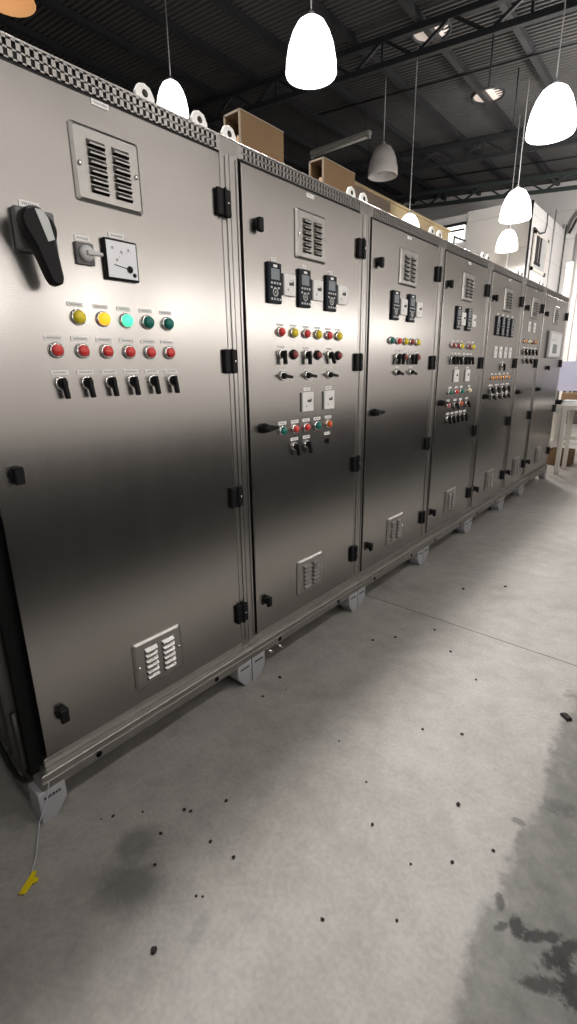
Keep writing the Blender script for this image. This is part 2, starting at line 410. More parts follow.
pendant((-4.17, 4.51, 4.53), .84, True, 'glowing pendant lamp half hidden behind the perforated top of the first cabinet', power=60)
pendant((-3.0, 7.57, 4.41), 1.0, False, 'unlit milky white pendant lamp hanging beside the fluorescent fitting')
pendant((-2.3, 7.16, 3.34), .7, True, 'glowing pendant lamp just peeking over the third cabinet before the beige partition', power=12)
am = thing('pendant_lamp', (-3.45, 2.33, 4.32), 'copper coloured warm lamp cut off at the top left corner of the photo', 'lamp')
MB().lathe([(.02, .2), (.08, .19), (.15, .08), (.2, -.06), (.19, -.06), (.14, .07), (.07, .17)], AMBER, n=24).build('lamp_shade', am)
MB().tube([(0, 0, .19), (0, 0, zup(-3.45) - 4.22)], .006, BEAMM, 6).build('cord', am)
# fluorescent fitting
ft = thing('fluorescent_fitting', (-4.07, 7.95, 5.02), 'dusty unlit fluorescent tube fitting hanging under the dark roof', 'light fitting')
MB().box((-.60, -.05, 0), (.60, .05, .06), TUBEM, .01).build('housing', ft)
MB().tube([(-.56, 0, -.028), (.56, 0, -.028)], .018, UNLIT, 12).build('tube', ft)
for s in (-.58, .58): MB().box((s - .015, -.03, -.055), (s + .015, .03, .0), TUBEM, .004).build('end_cap', ft)
for s in (-.5, .5): MB().tube([(s, 0, .055), (s, 0, zup(-4.07 + s) + .1 - 5.02)], .005, BEAMM, 6).build('hanger', ft)
MB().tube([(.58, 0, .0), (.57, .01, -.3), (.52, .02, -.6), (.45, .05, -.9), (.42, .05, -1.4)], .007, CABLE, 6).build('power_cord', ft, label='thin black cord dangling from the fitting')
# round roof lenses
for (x, y, lab) in ((-2.02, 6.95, 'pale round roof lens behind the near lattice truss'), (-1.98, 8.95, 'pale round roof lens crossed by a purlin')):
    r = thing('roof_lens', (x, y, zup(x) + .115), lab, 'skylight', 'round roof lenses')
    MB().lathe([(0, -.005), (.20, -.005), (.22, .004), (0, .005)], DISC, n=32).build('lens', r)
    MB().lathe([(.22, .004), (.22, -.02), (.25, -.02), (.25, .004)], BEAMM, n=32).build('rim', r)
# loose hanging wires
for (x, y, z0, z1, lab) in ((-1.1, 6.6, 4.97, 4.45, 'thin dark wire hanging from the lattice truss'), (-1.25, 8.02, 5.2, 4.55, 'thin dark wire hanging from the roof rod')):
    link('hanging_wire', MB().tube([(x, y, z0), (x + .005, y, (z0 + z1) / 2), (x, y, z1)], .009, BEAMM, 6).mesh('hanging_wire'), label=lab, cat='wire')

# ------------------------------------------------------------------ control cabinets
B = [.40, 1.354, 2.25, 3.147, 4.04, 4.932, 5.645, 6.75]          # cabinet boundaries along the row
DL = [.452, 1.405, 2.303, 3.200, 4.092, 4.985, 5.705]            # door left edges
DR = [1.303, 2.195, 3.086, 3.977, 4.866, 5.588, 6.690]           # door right edges
ZB, ZT, ZTOP = .217, 2.072, 2.13
CACHE = {}
def part(key, fn, name, parent, y, z, x=0, label=None, rot=0):
    if key not in CACHE: CACHE[key] = fn().mesh(name)
    o = link(name, CACHE[key], parent, (x, y, z), (rot, 0, 0))
    if label: o['label'] = label
    return o
def vent_fn():
    m = MB(); w, h = .103, .091
    # bowed pressed plate with a chamfered rim
    xs = [(0, w, h), (.004, w, h), (.009, w - .008, h - .008)]
    vs = []; fs = []
    for x, a, b_ in xs:
        c = .006
        vs += [(x, -a, -b_ + c), (x, -a + c, -b_), (x, a - c, -b_), (x, a, -b_ + c), (x, a, b_ - c), (x, a - c, b_), (x, -a + c, b_), (x, -a, b_ - c)]
    for j in range(2):
        for k in range(8): fs.append([j * 8 + k, j * 8 + (k + 1) % 8, (j + 1) * 8 + (k + 1) % 8, (j + 1) * 8 + k])
    fs.append([16 + k for k in range(8)])
    m.add(vs, fs, PLATEM)
    for cy in (-.034, .040):
        for k in range(6):
            zt = .060 - k * .0215; zb = zt - .0145; hw = .026; p = .020
            y0, y1 = cy - hw, cy + hw
            # hood: slopes out from the top edge, closed cheeks, dark slot underneath
            m.add([(.009, y0, zt), (.009, y1, zt), (p, y1 - .003, zb + .004), (p, y0 + .003, zb + .004), (p, y1 - .003, zb), (p, y0 + .003, zb), (.009, y0, zb), (.009, y1, zb)],
                  [[0, 1, 2, 3], [3, 2, 4, 5], [0, 3, 5, 6], [1, 7, 4, 2]], PLATEM)
            m.add([(p - .001, y1 - .003, zb - .0002), (p - .001, y0 + .003, zb - .0002), (.0093, y0, zb - .0045), (.0093, y1, zb - .0045)], [[0, 1, 2, 3]], GAP)
    for s in (-1, 1):
        m.lathe([(.006, .009), (.0065, .012), (.004, .0145), (0, .015)], CHROME, 'x', 10, (0, s * .086, -.004 if s < 0 else .004))
    return m
def hinge_fn():
    m = MB()
    m.box((0, -.033, -.043), (.016, .033, .043), BLACK, .007, seg=2)
    m.box((.014, -.004, -.044), (.024, .006, .044), BLACK, .003)
    m.lathe([(.004, .018), (.004, .0195), (0, .0197)], CHROME, 'x', 8, (0, .016, 0))
    return m
def lock_fn():
    m = MB()
    m.lathe([(.020, 0), (.020, .010), (.016, .013), (0, .013)], BLACK, 'x', 18)
    m.box((.010, -.013, -.030), (.028, .013, .018), BLACK, .004)
    return m
def lever_fn():
    m = MB()
    m.lathe([(.021, 0), (.021, .014), (.016, .02), (.016, .034), (0, .035)], BLACK, 'x', 18)
    m.prism([(-.013, -.013), (.012, -.014), (.066, -.008), (.068, .004), (.012, .013), (-.013, .013)], .018, .034, BLACK, bev=.002)
    return m
def lens_fn(mat, r=.0165):
    def f():
        m = MB()
        m.lathe([(r + .004, 0), (r + .004, .004), (r + .001, .007), (r, .007)], CHROME, 'x', 20)
        m.lathe([(r, .005), (r, .013), (r * .88, .018), (r * .55, .022), (0, .0235)], mat, 'x', 20)
        return m
    return f
def button_fn(mat, r=.015):
    def f():
        m = MB()
        m.lathe([(r + .006, 0), (r + .006, .006), (r + .002, .010), (r, .010), (r, .006)], CHROME if mat in (RED,) else BLACK, 'x', 20)
        m.lathe([(r, .005), (r, .015), (r * .9, .018), (0, .0185)], mat, 'x', 20)
        return m
    return f
def selector_fn():
    m = MB()
    m.lathe([(.019, 0), (.019, .006), (.0165, .009), (.0155, .009)], CHROME, 'x', 20)
    m.lathe([(.0155, .004), (.013, .012), (.012, .020), (0, .021)], BLACK, 'x', 18)
    m.prism([(-.006, .014), (.006, .014), (.0055, -.042), (-.0055, -.042)], .012, .029, BLACK, bev=.0015)
    return m
def label_fn(w, h=.012):
    def f():
        m = MB().box((0, -w / 2, -h / 2), (.002, w / 2, h / 2), LABEL)
        n = max(3, int(w / .006)); y = -w * .36
        rr = random.Random(int(w * 1000))
        while y < w * .34:
            a = rr.uniform(.002, .0045)
            m.box((.002, y, -h * .18), (.0023, y + a, h * .2), FAINT); y += a + .0018
        return m
    return f
def drive_fn():                                  # dark drive keypad with display and keys
    m = MB()
    m.box((0, -.040, -.074), (.012, .040, .074), NAVY, .003)
    m.box((.012, -.024, .012), (.0135, .026, .052), SCREEN, .0005)
    m.box((.012, -.010, .057), (.0132, .012, .066), LABEL)
    for k in range(4):
        y = -.025 + k * .0165
        m.box((.012, y, -.004), (.0132, y + .009, .004), LGREY); m.box((.012, y, -.062), (.0132, y + .009, -.054), LGREY)
    for y, z in ((-.022, -.016), (.020, -.016), (-.002, -.018)): m.box((.012, y - .005, z - .004), (.0132, y + .005, z + .003), LGREY)
    m.lathe([(.016, .012), (.016, .0136), (.0115, .0136), (.0115, .012)], LGREY, 'x', 20, (0, 0, -.033))
    m.lathe([(.005, .012), (.005, .0136), (0, .0137)], LGREY, 'x', 10, (0, 0, -.033))
    return m
def display_fn(w=.072, h=.082):                   # small white controller
    def f():
        m = MB()
        m.box((0, -w / 2, -h / 2), (.010, w / 2, h / 2), WHITEPL, .002)
        m.box((0, -w / 2 - .004, -h / 2), (.004, -w / 2, h / 2), GREYPL)
        for k in range(3): m.box((.010, -.006 + k * .010, -.001), (.0112, .002 + k * .010, .010 + (k == 2) * .004), INK)
        m.box((.010, -.016, -.022), (.0112, -.010, -.014), FAINT)
        m.box((.010, -.004, .018), (.0112, .022, .019), FAINT)
        return m
    return f
def blank_fn():
    m = MB().box((0, -.034, -.045), (.008, .034, .045), WHITEPL, .002)
    m.box((.008, -.012, .008), (.009, .014, .020), FAINT); m.box((.008, -.014, -.024), (.009, .004, -.018), FAINT)
    return m

CABNAME = ['first stainless steel control cabinet, nearest, with big rotary switch and square meter',
           'second stainless steel control cabinet from the camera, with three dark keypads',
           'third steel control cabinet from the camera, with two dark keypads and few controls',
           'fourth steel control cabinet from the camera, with two keypads and six rows of controls',
           'fifth steel control cabinet from the camera, with four dark keypads in a row',
           'narrow steel control cabinet, second from the far end of the row',
           'last steel control cabinet at the far end, with a pale protruding window box']
def foot_plate(side, big=False):
    m = MB()
    def pr(pts, x0, x1):
        m.prism(pts, x0, x1, FOOTM, bev=.0015)
    if side < 0: pts = [(.0, .115), (.085, .115), (.085, .052), (.045, 0), (.0, .0)]
    else: pts = [(.0, .115), (.0, 0), (-.045, 0), (-.085, .052), (-.085, .115)]
    pr(pts, -.07, .004)
    sg = 1 if side < 0 else -1
    y = .016
    for wd in (.006, .008, .005, .008, .006, .007):
        a, b_ = sorted((sg * y, sg * (y + wd)))
        m.box((.004, a, .085), (.0047, b_, .094), INK); y += wd + .0025
    return m

def cabinet(k):
    y0, y1 = B[k], B[k + 1]; W = y1 - y0
    l, r = DL[k] - y0, DR[k] - y0
    root = thing('control_cabinet', (0, y0, 0), CABNAME[k], 'cabinet', 'row of stainless steel control cabinets')
    DEP = -.62
    # body: back box, corner posts, header, sill
    b = MB()
    b.box((DEP, .004, .18), (-.034, W - .004, ZTOP - .02), DARKIN)
    if k == 0:
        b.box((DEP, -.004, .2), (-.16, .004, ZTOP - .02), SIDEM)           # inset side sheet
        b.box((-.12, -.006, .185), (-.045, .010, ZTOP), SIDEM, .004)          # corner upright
        b.box((-.18, -.003, .18), (DEP, .006, .24), GREYPL)
        b.box((-.034, .004, .18), (-.012, .03, ZTOP), GAP)
        b.box((-.03, .03, 1.0), (-.006, l - .009, ZTOP), BODYM, .002)
        b.box((-.03, .03, .2), (-.02, l - .009, 1.0), GAP)
    else:
        b.box((-.034, .0008, .18), (-.006, l - .009, ZTOP), BODYM, .002)
    b.box((-.034, r + .007, .18), (-.006, W - .0008, ZTOP), BODYM, .002)
    b.box((-.034, l - .009, .18), (-.008, r + .007, ZB - .006), BODYM, .002)
    b.box((-.034, l - .012, ZT), (-.028, r + .009, 2.081), GAP)
    b.box((-.033, l - .012, .2), (-.030, l + .006, ZT + .01), GAP)
    b.box((-.034, 0 if k else .01, 2.124), (-.006, W, ZTOP), BODYM, .001)
    b.box((DEP, 0, ZTOP - .02), (-.034, W, ZTOP - .004), GREYPL)
    # fold lines on the uprights
    if k: b.box((-.006, l * .55, .22), (-.002, l * .55 + .004, ZT), BODYM, .001)
    if k < 6: b.box((-.006, r + (W - r) * .55, .22), (-.002, r + (W - r) * .55 + .004, ZT), BODYM, .001)
    b.build('cabinet_body', root)
    # perforated header strip
    v = MB(); za, zb = 2.081, 2.124; s0 = .018 if k == 0 else .06; s1 = W - .055
    v.box((-.010, 0.012 if k == 0 else .0, za), (-.006, s0, zb), BODYM); v.box((-.010, s1, za), (-.006, W, zb), BODYM)
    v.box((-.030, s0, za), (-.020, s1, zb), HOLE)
    pitch = .0205; n = int((s1 - s0) / pitch); pitch = (s1 - s0) / n
    for z in ((za, za + .004), ((za + zb) / 2 - .0022, (za + zb) / 2 + .0022), (zb - .004, zb)):
        v.box((-.010, s0, z[0]), (-.006, s1, z[1]), BODYM)
    for i in range(n):
        y = s0 + i * pitch
        v.box((-.010, y, za), (-.006, y + .011, zb), BODYM)
    v.build('perforated_header', root)
    # base rail with scuffed ledge
    ra = MB(); ya = .0 if k else .02
    ra.box((-.06, ya, .168), (.020, W, .180), RAILM, .002)
    ra.box((-.06, ya, .105), (.006, W, .168), RAILM, .003)
    ra.box((.004, ya, .140), (.012, W, .146), RAILM, .001)
    for q in (.22, .78):
        ra.lathe([(.011, .006), (.011, .0075), (0, .0076)], GAP, 'x', 12, (0, W * q, .125))
    ra.build('base_rail', root)
    MB().box((-.56, .02 if k else .06, .004), (-.13, W - .02, .18), BLACK).build('under_shade_block', root)  # added black block, keeps the void below the cabinet dark
    # feet
    fl = foot_plate(-1).build('foot_plate', root, (.003, .003, 0)); fr = foot_plate(1).build('foot_plate', root, (.003, W - .003, 0))
    if k == 1:
        for q, zz in ((.10, .118), (.17, .112)):
            MB().tube([(.004, 0, 0), (.03, .01, -.012)], .007, CHROME, 8).build('bolt', root, (.004, q, zz))
    # lifting lugs on the roof
    for q in ((.66, .87) if k == 0 else (.06,) if k == 6 else (.05, W - .06)):
        lg = MB()
        lg.prism([(-.035, 0), (.035, 0), (.033, .035), (.02, .056), (0, .062), (-.02, .056), (-.033, .035)], -.006, .006, WHITEPL, bev=.0015)
        lg.lathe([(.010, .0062), (.010, .0075), (0, .0076)], DARKIN, 'x', 12, (0, 0, .036))
        lg.box((-.02, -.03, -.002), (.03, .03, .004), WHITEPL)
        lg.build('lifting_lug', root, (-.055, q, ZTOP))
    # door
    d = MB().box((-.022, l, ZB), (0, r, ZT), DOORM, .003, seg=2)
    door = d.build('cabinet_door', root)
    P = lambda key, fn, name, u, z, x=0, label=None, rot=0: part(key, fn, name, door, u + l, z, x, label, rot)
    for z in (1.923, 1.405, .885, .367): P('hinge', hinge_fn, 'hinge', r - l + .003, z)
    if k: P('lock', lock_fn, 'lock', .072, 1.893)
    P('lock', lock_fn, 'lock', .064, .352 if k == 0 else .366)
    if k == 0: P('lock', lock_fn, 'lock', .052, 1.117)
    else: P('lever', lever_fn, 'lever_handle', .074, 1.142)
    if k == 6: P('lock', lock_fn, 'lock', .40, 1.363)
    vc = [.876, 1.803, 2.697, 3.596, 4.497, 5.315, 6.19][k] - DL[k]
    P('vent', vent_fn, 'louvred_vent', vc, 1.904 if k else 1.908); P('vent', vent_fn, 'louvred_vent', vc + (-.008 if k else .004), .385 if k else .367)
    P('lb5', label_fn(.05, .014), 'label_plate', vc + (.0 if k else -.003), 2.055 if k else 2.062)
    def lens(u, z, mat, lab, nm='pilot_light', r_=.0165): P(('lens', mat.name), lens_fn(mat, r_), nm, u, z, 0, lab)
    def push(u, z, mat, lab): P(('push', mat.name), button_fn(mat), 'push_button', u, z, 0, lab)
    def sel(u, z, rot=0): P('sel', selector_fn, 'selector_switch', u, z, 0, None, rot)
    def lab(u, z, w=.05, h=.012): P(('lab', w, h), label_fn(w, h), 'label_plate', u, z)
    if k == 0:
        # main rotary switch
        ms = MB().box((0, -.05, -.049), (.022, .05, .049), GREYPL, .004)
        ms.lathe([(.04, .022), (.04, .045), (.034, .052), (0, .053)], BLACK, 'x', 28)
        ms = ms.build('rotary_main_switch', door, (0, l + .193, 1.715), label='grey square base of the big rotary switch')
        lv = MB().prism([(-.036, .0), (-.034, .02), (-.02, .037), (.004, .041), (.024, .034), (.034, .012), (.035, -.02), (.026, -.125), (.014, -.137), (-.004, -.135), (-.012, -.12), (-.022, -.045)], .045, .080, BLACK, bev=.006)
        lv.prism([(.004, .033), (.022, .029), (.030, .01), (.030, -.035), (.012, -.038)], .0800, .0812, LGREY)
        lv = lv.build('switch_lever', door, (0, l + .170, 1.716), label='long black lever with a grey sticker'); lv.rotation_euler = (math.radians(12), 0, 0)
        lab(.192, 1.777, .05, .015)
        ss = MB().box((0, -.026, -.028), (.010, .026, .028), GREYPL, .002)
        ss.lathe([(.021, .010), (.020, .022), (.012, .026), (0, .027)], LGREY, 'x', 20)
        ss.prism([(-.006, -.006), (.040, -.004), (.040, .004), (-.006, .006)], .02, .034, LGREY, bev=.0015)
        ss.build('key_switch', door, (0, l + .324, 1.685), label='small grey switch with a pale key lever')
        lab(.324, 1.724, .045, .014)
        mt = MB().box((0, -.054, -.054), (.014, .054, .054), BLACK, .003)
        mt.box((.0138, -.048, -.048), (.0150, .048, .048), PAPER)
        for (a, z_) in ((-.030, .030), (-.002, .022), (.022, .030), (-.018, .0)): mt.box((.015, a - .003, z_ - .004), (.0154, a + .004, z_ + .003), FAINT)
        mt.tube([(.0155, -.028, -.014), (.0155, .026, -.022)], .0012, INK, 6)
        mt.lathe([(.010, .015), (.010, .0165), (.0075, .0165), (.0075, .015)], INK, 'x', 16, (0, .022, -.022))
        mt.lathe([(.006, .015), (.006, .017), (0, .0172)], BLACK, 'x', 12, (0, .036, -.036))
        for i in range(9):
            a = math.radians(150 - i * 15); mt.box((.015, .030 + .055 * math.cos(a) - .0006, -.03 + .055 * math.sin(a) - .003), (.0153, .030 + .055 * math.cos(a) + .0006, -.03 + .055 * math.sin(a) + .002), FAINT) if -.046 < .030 + .055 * math.cos(a) < .044 else None
        mt.build('panel_meter', door, (0, l + .434, 1.683), label='square white meter in a black frame')
        lab(.43, 1.748, .05, .014)
        for i, (mt_, nm) in enumerate(((YEL, 'unlit yellow pilot light'), (AMBL, 'lit amber pilot light'), (GRNL, 'lit green pilot light'), (GRN, 'unlit dark green pilot light'), (GRN, 'unlit dark green pilot light'))):
            lens(.283 + .0755 * i, 1.520, mt_, nm, r_=.0175); lab(.283 + .0755 * i - .004, 1.553, .045, .011)
        for i in range(6):
            push(.208 + .0749 * i, 1.431, RED, 'red push button in a chrome ring'); lab(.208 + .0749 * i - .003, 1.463)
            sel(.209 + .0752 * i, 1.344, math.radians(8)); lab(.209 + .0752 * i, 1.373)
    if k == 1:
        for u in (.157, .349, .543):
            P('drive', drive_fn, 'drive_keypad', u, 1.700); lab(u + .004, 1.786, .03, .012)
        for u in (.252, .445, .638): P('disp', display_fn(), 'digital_controller', u, 1.703)
        for i, u in enumerate((.195, .280, .365, .450, .533, .614)):
            lens(u, 1.522, (RED, YEL)[i % 2], ('unlit red pilot light', 'unlit yellow pilot light')[i % 2]); lab(u, 1.550, .04, .008)
        for u, a in ((.199, 5), (.368, 5), (.541, 28)): sel(u, 1.436, math.radians(a)); lab(u, 1.463, .04, .01)
        for u in (.279, .451, .616): push(u, 1.435, DRED, 'dark red push button')
        for u in (.202, .372, .542): sel(u, 1.348, math.radians(82)); lab(u, 1.374, .04, .009)
        for u in (.371, .538): P('disp2', display_fn(.082, .085), 'digital_controller', u, 1.232); lab(u, 1.288, .05, .014)
        for u, c, nm in ((.197, GRN, 'green push button'), (.282, RED, 'red push button'), (.364, RED, 'red push button'), (.448, GRN, 'green push button'), (.537, ORG, 'orange push button')):
            lens(u, 1.119, c, nm, 'push_button'); lab(u, 1.151, .052, .014)
        for u in (.278, .366): sel(u, 1.042, math.radians(14)); lab(u, 1.074, .052, .014)
        P('key', lambda: MB().lathe([(.010, 0), (.010, .006), (0, .007)], BLACK, 'x', 14).box((.004, -.004, -.016), (.012, .004, .006), BLACK, .001), 'key_lock', .530, 1.041); lab(.530, 1.074, .045, .014)
    if k == 2:
        for u in (.256, .449): P('drive', drive_fn, 'drive_keypad', u, 1.702)
        for u in (.357, .552): P('disp', display_fn(), 'digital_controller', u, 1.702)
        for u, c, nm in ((.232, GRN, 'green pilot light'), (.315, RED, 'red pilot light'), (.399, YEL, 'yellow pilot light'), (.477, DRED, 'dark red pilot light'), (.557, YEL, 'yellow pilot light')):
            lens(u, 1.521, c, nm)
        for u in (.308, .477): sel(u, 1.436, 0)
        for u in (.353, .520): sel(u, 1.436, 0)
        for u in (.400, .570): push(u, 1.436, DRED, 'dark red push button')
        for u in (.308, .355, .400, .477, .520, .570): lab(u, 1.468, .036, .010)
        for u in (.318, .489): sel(u, 1.350, math.radians(75)); lab(u, 1.380, .045, .012)
    if k == 3:
        for u in (.256, .449): P('drive', drive_fn, 'drive_keypad', u, 1.698)
        for u in (.353, .552): P('disp', display_fn(), 'digital_controller', u, 1.698)
        for u, c, nm in ((.201, DRED, 'dark red pilot light'), (.283, DRED, 'dark red pilot light'), (.359, YEL, 'yellow pilot light'), (.499, DRED, 'dark red pilot light'), (.577, YEL, 'yellow pilot light')):
            lens(u, 1.519, c, nm); lab(u, 1.550, .04, .009)
        for u in (.207, .266, .329, .428, .493, .557): sel(u, 1.434, math.radians(20)); lab(u, 1.468, .04, .010)
        for u in (.300, .517): P('disp2', display_fn(.082, .085), 'digital_controller', u, 1.317); lab(u, 1.373, .05, .012)
        for u, c, nm in ((.216, GRN, 'green push button'), (.330, RED, 'red push button'), (.427, GRN, 'green push button'), (.582, CREAM, 'pale cream push button')):
            lens(u, 1.206, c, nm, 'push_button'); lab(u, 1.238, .052, .014)
        for u, c in ((.199, PINK), (.327, None), (.432, ORG), (.552, None)):
            if c: lens(u, 1.118, c, 'pink push button' if c is PINK else 'orange push button', 'push_button')
            else: sel(u, 1.118, math.radians(40))
            lab(u, 1.150, .052, .014)
        for u in (.212, .29, .37, .45, .53): sel(u, 1.026, math.radians(14)); lab(u, 1.058, .052, .014)
    if k == 4:
        for u in (.196, .326, .449, .575): P('drive', drive_fn, 'drive_keypad', u, 1.694); lab(u, 1.785, .04, .012)
        for u in (.214, .341, .476, .605): P('blank', blank_fn, 'digital_controller', u, 1.492)
        sel(.435, 1.385, math.radians(10)); lab(.435, 1.414, .04, .014)
        for u in (.19, .285, .385, .50, .61): lens(u, 1.288, AMB, 'amber pilot light'); lab(u, 1.318, .05, .012)
        for u in (.185, .339, .488, .630): sel(u, 1.197, math.radians(30)); lab(u, 1.228, .09, .012)
        for u in (.247, .388, .526, .640): sel(u, 1.130, math.radians(60)); lab(u, 1.158, .06, .016)
    if k == 5:
        for u in (.215, .40): P('blank', blank_fn, 'digital_controller', u, 1.735)
        for i, u in enumerate((.136, .277, .394, .500)): lens(u, 1.605, (AMB, CREAM, DRED, AMB)[i], ('amber pilot light', 'pale cream pilot light', 'dark red pilot light', 'amber pilot light')[i])
        for u in (.153, .272, .395, .520): sel(u, 1.519, math.radians(30)); lab(u, 1.548, .07, .01)
        for u in (.205, .354, .50): sel(u, 1.434, math.radians(45)); lab(u, 1.462, .05, .012)
    if k == 6:
        hm = MB().box((0, -.26, -.135), (.03, .26, .135), LGREY, .006)
        hm.box((.03, -.24, -.115), (.032, .24, .115), OFFWH)
        hm.box((.032, -.13, -.09), (.033, .06, .005), SCREEN); hm.box((.032, -.22, .05), (.033, .02, .09), LABEL); hm.box((.032, -.20, .045), (.0335, .0, .049), FAINT)
        hm.box((0, -.268, -.14), (.012, .268, .14), GREYPL, .003)
        hm.build('window_box', door, (0, l + .52, 1.60), label='pale protruding box with a clear cover')
    return root
cabs = [cabinet(k) for k in range(7)]

# cable at the open side of the first cabinet
link('black_cable', MB().tube([(-.012, .386, .42), (-.012, .386, .30), (-.014, .386, .22), (-.03, .386, .165), (-.08, .384, .15), (-.14, .384, .165), (-.22, .384, .22), (-.32, .384, .25)], .0085, CABLE).mesh('black_cable'),
     label='black cable looping out of the open side of the first cabinet', cat='cable')
# tag on a wire
wt = thing('wire_tag', (.16, .29, 0), 'yellow tag on a thin wire hanging off the first cabinet foot', 'tag')
MB().tube([(-.145, .148, .145), (-.140, .135, .10), (-.142, .10, .03), (-.125, .085, .006), (-.06, .05, .005), (-.02, .02, .006)], .0022, WIRE, 6).build('wire', wt)
MB().prism([(-.005, -.03), (.012, -.028), (.016, .0), (.026, .006), (.024, .018), (.012, .016), (.008, .035), (-.003, .034)], 0, .004, TAGY, Matrix.Translation((0, 0, .004)) @ Matrix.Rotation(math.radians(-55), 4, 'Z') @ Matrix.Rotation(math.radians(-90), 4, 'Y')).build('yellow_flag', wt, label='bent yellow plastic flag')

# ------------------------------------------------------------------ boxes on the cabinet roofs
ZR = ZTOP
def open_box(y0, y1, zt, x, d, label):
    r = thing('cardboard_box', (x, y0, ZR), label, 'box', 'boxes on top of the cabinets')
    w, h, t = y1 - y0, zt - ZR, .008
    b = MB()
    b.box((-t, 0, 0), (0, w, h), CARD); b.box((-d, 0, 0), (-d + t, w, h), CARD)
    b.box((-d + t, 0, 0), (-t, w, t), CARD); b.box((-d + t, 0, h - t), (-t, w, h), CARD)
    b.box((-d + t, w - t, t), (-t, w, h - t), CARD)
    b.build('box_shell', r)
    e = MB(); q = .006
    for lo, hi in (((-q, -.003, 0), (.002, .003, h)), ((-d - .002, -.003, 0), (-d + q, .003, h)), ((-d, -.003, h - q), (0, .003, h + .002)), ((-q, 0, h - .001), (.002, w, h + .003))): e.box(lo, hi, CARDE)
    e.build('box_edging', r)
    MB().bar((-d + .02, .03, h * .42), (-.02, .03, h * .66), .03, .03, TIMBER).build('inner_slat', r)
    return r
open_box(1.664, 1.936, 2.383, -.25, .09, 'open ended brown carton standing where first and second cabinets meet')
open_box(2.238, 2.525, 2.371, -.25, .085, 'brown carton standing over the right end of the second cabinet')
# boarded partition standing well behind the row
pt = thing('partition', (-3.0, 6.62, 0), 'beige boarded partition standing behind the third and fourth cabinets', 'partition')
for a, b_, m_, lb_ in ((0, 1.22, TAUPE, 'taupe brown panel'), (1.24, 2.38, BEIGE, None), (2.40, 3.58, BEIGE, None)):
    MB().box((-.05, a, 0), (0, b_, 3.93), m_, .004).build('panel', pt, label=lb_)
for y in (1.23, 2.39): MB().box((-.05, y - .012, 0), (.012, y + .012, 3.93), TIMBER, .003).build('batten', pt)
MB().box((-.07, -.01, 3.93), (.025, 3.60, 3.97), BEIGE, .004).build('top_rail', pt)
cs = thing('dark_bracket', (-.25, 3.9, ZR), 'small dark metal bracket standing on the fourth cabinet roof', 'bracket')
MB().bar((0, 0, 0), (0, 0, .19), .01, .01, BEAMM).bar((0, 0, .18), (0, .22, .19), .01, .01, BEAMM).build('bracket_frame', cs)

# ------------------------------------------------------------------ clutter past the end of the row
st = thing('machine_stand', (.02, 7.1, 0), 'white painted steel stand beside the far end of the cabinet row', 'stand')
MB().box((-.17, -.02, .84), (.55, .5, .90), WHITEW, .004).build('stand_top', st)
for x in (.03, .5):
    for y in (.0, .46): MB().box((x - .025, y - .025, 0), (x + .025, y + .025, .84), WHITEW, .004).build('leg', st)
MB().box((-.165, -.015, .36), (-.13, .02, .84), WHITEW, .003).build('side_post', st)
MB().box((-.165, -.02, .36), (.0, .02, .42), WHITEW, .003).build('cross_bar', st)
MB().box((-.06, -.01, .42), (.005, .01, .84), WHITEW, .002).build('front_panel', st)
MB().box((.05, -.015, .47), (.48, .015, .51), WHITEW, .003).build('cross_bar', st)
MB().box((-.1, -.03, .80), (-.03, -.018, .835), LGREY, .002).build('switch_box', st)
bk = thing('work_table', (.15, 8.4, 0), 'white topped work table cluttered with papers behind the white stand', 'table')
MB().box((-.62, -.35, .80), (.6, .5, .84), OFFWH, .004).build('tabletop', bk)
for x in (-.55, .53):
    for y in (-.3, .44): MB().box((x - .025, y - .025, 0), (x + .025, y + .025, .80), WHITEW, .004).build('leg', bk)
MB().box((-.55, -.02, .25), (.53, .02, .29), WHITEW, .003).build('stretcher', bk)
link('carton', MB().box((0, 0, 0), (.22, .25, .15), CARD, .004).box((.0, .12, .15), (.22, .13, .153), BEIGE).mesh('carton'), None, (-.25, 8.3, .84), label='brown carton on the cluttered work table', cat='box')
link('paper_stack', MB().box((0, 0, 0), (.21, .3, .02), OFFWH).box((.02, .01, .02), (.22, .29, .035), OFFWH).box((-.01, .02, .035), (.2, .3, .045), LGREY).mesh('paper_stack'), None, (-.02, 7.2, .90), label='stack of white papers on the white stand', cat='papers')
link('dark_tray', MB().box((0, 0, 0), (.15, .2, .012), BLACK, .003).box((0, 0, .012), (.01, .2, .05), BLACK).box((.14, 0, .012), (.15, .2, .05), BLACK).box((0, .19, .012), (.15, .2, .05), BLACK).box((0, 0, .012), (.15, .01, .05), BLACK).mesh('dark_tray'), None, (-.17, 7.15, .90), label='black tray on the white stand next to the papers', cat='tray')
link('blue_folder', MB().box((0, 0, 0), (.22, .3, .025), BLUE, .004).box((.004, .004, .004), (.222, .296, .021), OFFWH).mesh('blue_folder'), None, (-.02, 8.15, .84), label='blue folder lying on the cluttered work table', cat='folder')
lb = thing('display_board', (-.30, 8.9, 0), 'lilac grey board standing behind the cluttered work table', 'board')
MB().box((-.14, -.02, 1.0), (.9, .02, 1.45), LILAC, .006).build('board_panel', lb)
for x in (.0, .75):
    MB().box((x - .02, .02, 0), (x + .02, .06, 1.40), LGREY, .003).build('leg', lb)
struct('trim_4', MB().box((-.70, 9.6, 0), (-.60, 9.7, 3.0), WHITEW, .005).box((-.55, 9.62, 0), (-.50, 9.68, 3.0), WHITEW, .004))
ct = thing('curtain', (-.40, 9.9, 0), 'dull purple strip of cloth hanging beside the white posts', 'curtain')
cv = MB(); pts = [(.02 * math.sin(i * 1.7), i * .03) for i in range(22)]
cv.add([(y, x, z) for (x, y) in pts for z in (1.0, 2.05)], [[2 * i, 2 * i + 1, 2 * i + 3, 2 * i + 2] for i in range(21)], PURPLE)
